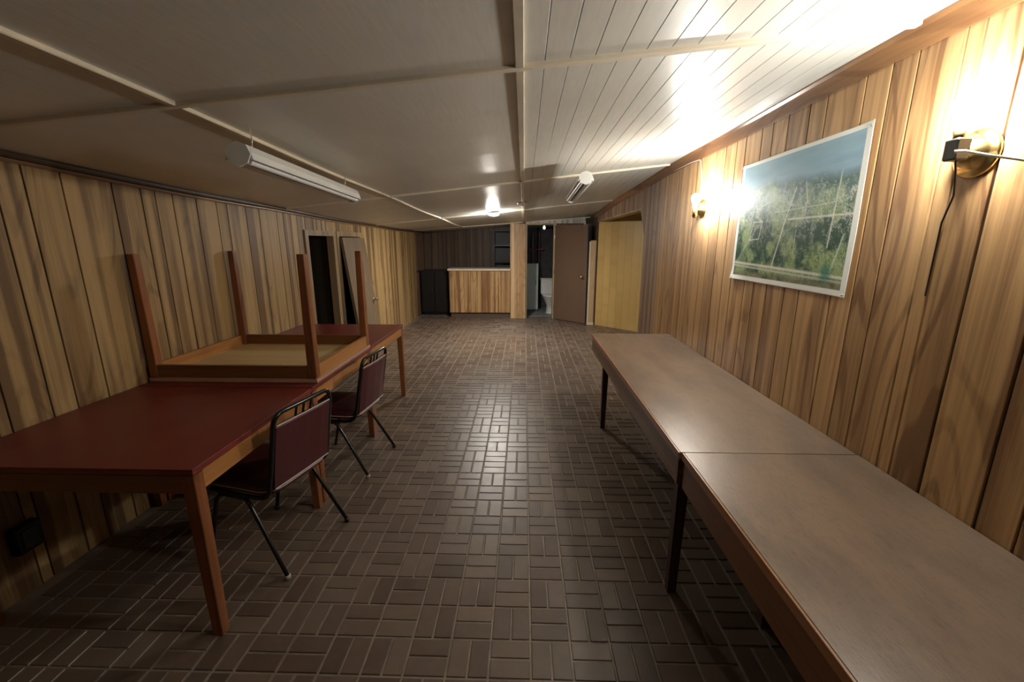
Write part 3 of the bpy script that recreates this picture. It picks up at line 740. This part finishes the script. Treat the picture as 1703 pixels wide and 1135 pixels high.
# ---------------------------------------------------------------- aerial photograph poster
def poster():
    W_, H_ = 1.035, .692; nx_, nz_ = 240, 160
    rng = np.random.default_rng(4)
    def vnoise(u, v, f, seed):
        g = np.random.default_rng(seed).random((64, 64)); x = u * f; y = v * f
        xi = np.floor(x).astype(int) % 64; yi = np.floor(y).astype(int) % 64; xf = x - np.floor(x); yf = y - np.floor(y)
        xf = xf*xf*(3-2*xf); yf = yf*yf*(3-2*yf); x1 = (xi+1) % 64; y1 = (yi+1) % 64
        return (g[yi, xi]*(1-xf)+g[yi, x1]*xf)*(1-yf) + (g[y1, xi]*(1-xf)+g[y1, x1]*xf)*yf
    def fbm(u, v, f, seed, n=4):
        s_ = 0; a = 1; t = 0
        for k in range(n): s_ = s_ + a*vnoise(u, v, f*2**k % 60, seed+k); t += a; a *= .6
        return s_ / t
    # u runs from the near right edge (0, small Y) .. 1 far; picture x = 1-u
    uu, vv = np.meshgrid(np.linspace(0, 1, nx_ + 1), np.linspace(0, 1, nz_ + 1))
    px = 1 - uu; pv = vv            # picture x from left, v from bottom
    a = px * 1.5
    big = fbm(a, pv, 5, 10); fine = .5*fbm(a, pv, 26, 20, 3) + .5*rng.random(uu.shape); tree = .55*fbm(a, pv, 40, 30, 2) + .45*rng.random(uu.shape)
    col = np.zeros(uu.shape + (3,))
    field = np.array([.29, .37, .17]); wood_ = np.array([.035, .075, .045]); town = np.array([.52, .52, .44])
    m = np.clip((big - .46) * 7, 0, 1)[..., None]
    col[:] = field * (1 - m) + wood_ * m
    sp = np.clip((fine - .48) * 5, 0, 1)[..., None]; col = col * (1 - sp * .75) + wood_ * sp * .75
    tb = np.exp(-((pv - .58) / .17) ** 2); dots = np.clip((tree - .60) * 8, 0, 1) * (.25 + .75*tb); col = col * (1 - dots[..., None]) + town * dots[..., None]
    def road(x0, y0, x1, y1, wd, c=(.66, .65, .56), st=.9):
        nonlocal col
        dx, dy = (x1-x0)*1.5, y1-y0; L2 = dx*dx+dy*dy
        t = np.clip((((px-x0)*1.5)*dx + (pv-y0)*dy)/L2, 0, 1)
        dd = np.hypot((px-x0)*1.5 - t*dx, pv-y0 - t*dy); k = np.clip(1.4 - dd/wd, 0, 1)[..., None]*st
        col = col*(1-k) + np.array(c)*k
    road(.0, .155, 1, .115, .010); road(.0, .13, 1, .085, .008, (.50, .50, .42)); road(.43, .15, .50, .50, .007); road(.50, .50, .56, .72, .005)
    road(.52, .50, 1.0, .50, .006); road(.84, .30, .86, .80, .006); road(.86, .80, 1, .82, .004); road(.66, .60, .63, .74, .005)
    road(.27, .36, .17, .35, .004); road(.17, .35, .20, .50, .004); road(.27, .36, .29, .50, .004); road(.29, .50, .20, .50, .004)
    road(.05, .16, .23, .44, .004, st=.6); road(.53, .0, .53, .08, .005, st=.8); road(.60, .42, .60, .25, .004, st=.7); road(.26, .62, .38, .66, .004, st=.7); road(.24, .52, .26, .64, .004, st=.6)
    road(.40, .56, .84, .58, .004, st=.6); road(.88, .14, .93, .38, .005, st=.8)
    fo = np.clip((.095 - pv) * 30, 0, 1)[..., None]; tr2 = (fbm(a, pv, 22, 70, 3))[..., None]
    col = col*(1-fo) + (wood_*(1-tr2) + np.array([.30, .26, .17])*tr2)*fo
    # haze and lake above the shore line
    shore = .735 + .02*np.sin(px*5) + .08*(fbm(px, pv*.3, 6, 50, 2) - .5)
    lake = np.array([.19, .31, .42]); lake2 = np.array([.33, .47, .55])
    t = np.clip((pv - shore) * 14, 0, 1)[..., None]; lk = lake*(1 - fbm(px*.5, pv*3, 8, 60, 3)[..., None]) + lake2*fbm(px*.5, pv*3, 8, 60, 3)[..., None]
    col = col*(1-t) + lk*t
    col = np.clip((col - .22) * 1.15 + .22, .01, 1); hz = np.clip((pv - .5) * 1.4, 0, .25)[..., None]; col = col*(1-hz) + np.array([.24, .36, .40])*hz
    blob = np.exp(-(((px-.855)*1.5/.055)**2 + ((pv-.135)/.06)**2)**1.5)[..., None]*.85; col = col*(1-blob) + np.array([.03, .20, .13])*blob
    bd_ = .030
    edge = (px < bd_/1.035*1.0) | (px > 1 - 1.25*bd_/1.035) | (pv < bd_/.692) | (pv > 1 - .6*bd_/.692)
    col[edge] = (.80, .80, .74)
    V_, F_ = [], []
    for j in range(nz_ + 1):
        for i in range(nx_ + 1):
            u, v = uu[j, i], vv[j, i]
            curl = .004 + .010 * max(0, 1 - u*7)**2 * (.4 + abs(v - .4)) + .012 * max(0, 1 - v*9)**2 * max(0, (u - .8)*5) + .0015*math.sin(u*9)*math.sin(v*5)
            V_.append((-curl, u * W_, v * H_ + .006 * (1-u) * v))
    for j in range(nz_):
        for i in range(nx_):
            k = j*(nx_+1)+i; F_.append((k, k+nx_+1, k+nx_+2, k+1))
    t = thing('aerial_poster', 'large white-bordered aerial photograph print pinned to the right wall', 'poster', (XR - .0005, 1.845, 1.365))
    me = bpy.data.meshes.new('sheet'); me.from_pydata(V_, [], F_)
    me.polygons.foreach_set('use_smooth', [True]*len(F_))
    at = me.color_attributes.new('print', 'FLOAT_COLOR', 'POINT'); at.data.foreach_set('color', np.concatenate([col, np.ones(col.shape[:2] + (1,))], -1).reshape(-1))
    m, nt, b = nm('printed_paper'); a_ = N(nt, 'ShaderNodeAttribute', attribute_name='print'); nt.links.new(a_.outputs['Color'], b.inputs['Base Color'])
    b.inputs['Roughness'].default_value = .55; b.inputs['Specular IOR Level'].default_value = .15
    me.materials.append(m); o = bpy.data.objects.new('sheet', me); COL.objects.link(o); o.parent = t
    md = o.modifiers.new('thickness', 'SOLIDIFY'); md.thickness = .0006
    for (y, z) in ((.015, .68), (W_ - .015, .68), (.015, .012), (W_ - .015, .012)):
        MB().lathe([(0, -.006), (.004, -.005), (.005, -.002), (.001, 0), (.001, .004), (0, .004)], (-.010, y, z), 'x', 8).build('pin', M_chrome, t)
poster()

# ---------------------------------------------------------------- sconces
def sconce(label, y, z, bulb, radiance, adapter):
    t = thing('wall_sconce', label, 'wall lamp', (XR, y, z), 0, 'brass wall sconces'); bl = Vector(bulb) - Vector((XR, y, z))
    MB().lathe([(0, 0), (.070, 0), (.072, -.006), (.066, -.012), (.054, -.016), (.050, -.024), (.040, -.040), (.026, -.052), (.012, -.058), (0, -.06)], (0, 0, 0), 'x', 28).build('backplate', M_brass, t)
    sk = bl + Vector((0, 0, -.075))
    MB().tube([(-.055, 0, 0), (-.075, bl.y*.3, -.018), (-.095, bl.y*.7, -.022), (sk.x, sk.y, sk.z - .048)], [.010, .009, .009, .010], 10).build('arm', M_brass, t)
    if adapter:
        s_ = MB().box((sk.x - .021, sk.y - .021, sk.z - .062), (sk.x + .021, sk.y + .021, sk.z - .002), .004).build('socket', M_sock, t)
        MB().lathe([(0, 0), (.017, 0), (.017, .03), (0, .03)], (sk.x, sk.y, sk.z - .010), 'z', 16).build('collar', M_brass, s_)
    else:
        s_ = MB().lathe([(0, -.05), (.014, -.05), (.018, -.03), (.018, .01), (0, .012)], (sk.x, sk.y, sk.z), 'z', 16).build('socket', M_brass, t)
    m, nt, b = nm('lit_bulb'); b.inputs['Base Color'].default_value = (1, 1, 1, 1); b.inputs['Emission Color'].default_value = (*LAMP_COL, 1); b.inputs['Emission Strength'].default_value = radiance
    MB().lathe([(0, -.056), (.014, -.056), (.016, -.035), (.028, -.005), (.031, .012), (.027, .030), (.014, .042), (0, .045)], bl, 'z', 20).build('bulb', m, t)
    return t, bl
s1, bl1 = sconce('brass wall sconce with lit bare bulb and black adapter, right of the aerial picture', 1.425, 1.860, (1.262, 1.378, 1.968), SCONCE_NEAR, True)
s2, bl2 = sconce('brass wall sconce with lit bulb left of the aerial picture, nearer the yellow recess', 3.46, 1.845, (1.255, 3.32, 1.898), SCONCE_FAR, False)
o = MB().tube([(1.262, 1.375, 1.835), (1.272, 1.378, 1.80), (1.33, 1.43, 1.74), (1.362, 1.485, 1.66), (1.363, 1.487, 1.42)], .0030, 6).build('power_cord', M_cordb); tag(o, 'thin dark cord hanging down from the black socket adapter', 'cord')
o = MB().tube([(1.235, 1.352, 1.853), (1.225, 1.31, 1.845), (1.24, 1.26, 1.825), (1.28, 1.18, 1.795), (1.33, 1.08, 1.78), (1.362, .9, 1.79), (1.362, .5, 1.80)], .0035, 6).build('lamp_cord', M_cord); tag(o, 'white cord crossing the brass sconce and running off to the right', 'cord')
o = MB().tube([(1.362, 5.0, 2.205), (1.360, 4.4, 2.225), (1.360, 3.75, 2.228), (1.361, 3.60, 2.222), (1.361, 3.56, 2.20), (1.362, 3.53, 2.08), (1.363, 3.50, 1.93)], .0035, 6).build('cord', M_cord); tag(o, 'white cord under the crown moulding dropping to the farther sconce', 'cord')

# ---------------------------------------------------------------- ceiling fixtures
def shop_light(label, x, y0, z0, y1, z1, x1=None, clear=False):
    x1 = x if x1 is None else x1
    L_ = math.hypot(y1 - y0, z1 - z0, x1 - x)
    t = thing('tube_light', label, 'ceiling light', (x, y0, z0), 0, 'unlit tube lights')
    rz = math.atan2(-(x1 - x), (y1 - y0)); rx = math.atan2(z1 - z0, math.hypot(y1 - y0, x1 - x)); t.rotation_euler = (rx, 0, rz)
    prof = [(-.030, .045), (.030, .045), (.054, .012), (.062, -.018), (.058, -.020), (.024, -.002), (-.024, -.002), (-.058, -.020), (-.062, -.018), (-.054, .012)]
    MB().loft([[(p[0], .004, p[1]) for p in prof], [(p[0], L_ - .004, p[1]) for p in prof]]).build('housing', M_white, t)
    hexp = [(.055*math.cos(math.radians(a)), .052*math.sin(math.radians(a)) + .004) for a in range(0, 360, 45)]
    for ya, yb2 in ((-.004, .004), (L_ - .004, L_ + .004)):
        MB().loft([[(p[0], ya, p[1]) for p in hexp], [(p[0], yb2, p[1]) for p in hexp]]).build('end_plate', M_white, t)
    for s_ in (-1, 1):
        tb = MB().tube([(s_*.030, .02, -.022), (s_*.030, L_ - .02, -.022)], .0145, 12).build('tube', M_lens, t)
    MB().box((-.013, .015, -.010), (.013, L_ - .015, -.003)).build('centre_channel', M_slot, t)
    for yy in (.10, L_ - .12):
        xx = x + (x1 - x)*yy/L_; h = zc(xx, y0 + yy) - (z0 + (z1 - z0)*yy/L_)
        if h > .05: MB().tube([(.0, yy, .044), (.004, yy + .003, (h + .044)/2), (.0, yy, h - .002)], .003, 6).build('hanger', M_chrome, t)
    return t
shop_light('unlit white double-tube shop light hanging under the left ceiling batten', -1.222, 1.92, 1.960, 3.15, 1.910)
f2 = shop_light('unlit tube light with round white end plate, hanging right of the centre batten', .472, 3.50, 2.075, 4.82, 2.050, .495)
# smoke detector
sd = thing('smoke_detector', 'small round smoke detector on the ceiling in line with the centre batten', 'smoke detector', (-.03, 5.80, zc(-.03, 5.8) - sag(5.8)))
MB().lathe([(0, 0), (.062, 0), (.065, -.008), (.060, -.022), (.045, -.032), (.030, -.034), (0, -.034)], (0, 0, 0), 'z', 24).build('body', plain('cream_plastic', (.75, .70, .62), .4), sd)
MB().lathe([(0, -.033), (.020, -.033), (.018, -.038), (0, -.038)], (0, 0, 0), 'z', 16).build('sensor_grille', M_slot, sd)
# globe light
gz = zc(-.46, 6.63)
gl_ = thing('ceiling_lamp', 'lit round flush ceiling lamp near the far cross batten', 'ceiling light', (-.46, 6.62, gz - .012))
MB().lathe([(0, 0), (.085, 0), (.088, -.010), (.080, -.018), (0, -.018)], (0, 0, 0), 'z', 24).build('base', M_white, gl_)
m, nt, b = nm('lit_globe'); b.inputs['Emission Color'].default_value = (1, .95, .86, 1); b.inputs['Emission Strength'].default_value = GLOBE
MB().lathe([(.078, -.018), (.080, -.024), (.070, -.036), (.045, -.044), (0, -.046)], (0, 0, 0), 'z', 24).build('diffuser', m, gl_)

# ---------------------------------------------------------------- box under the near table
jb = thing('outlet_box', 'black outlet box low on the left wall under the near table', 'outlet', (XL, 1.64, .28))
MB().box((.0, -.055, -.065), (.045, .055, .065), .006).build('body', M_black, jb)
MB().box((.045, -.03, -.045), (.050, .03, .045), .001).build('cover', M_sock, jb)
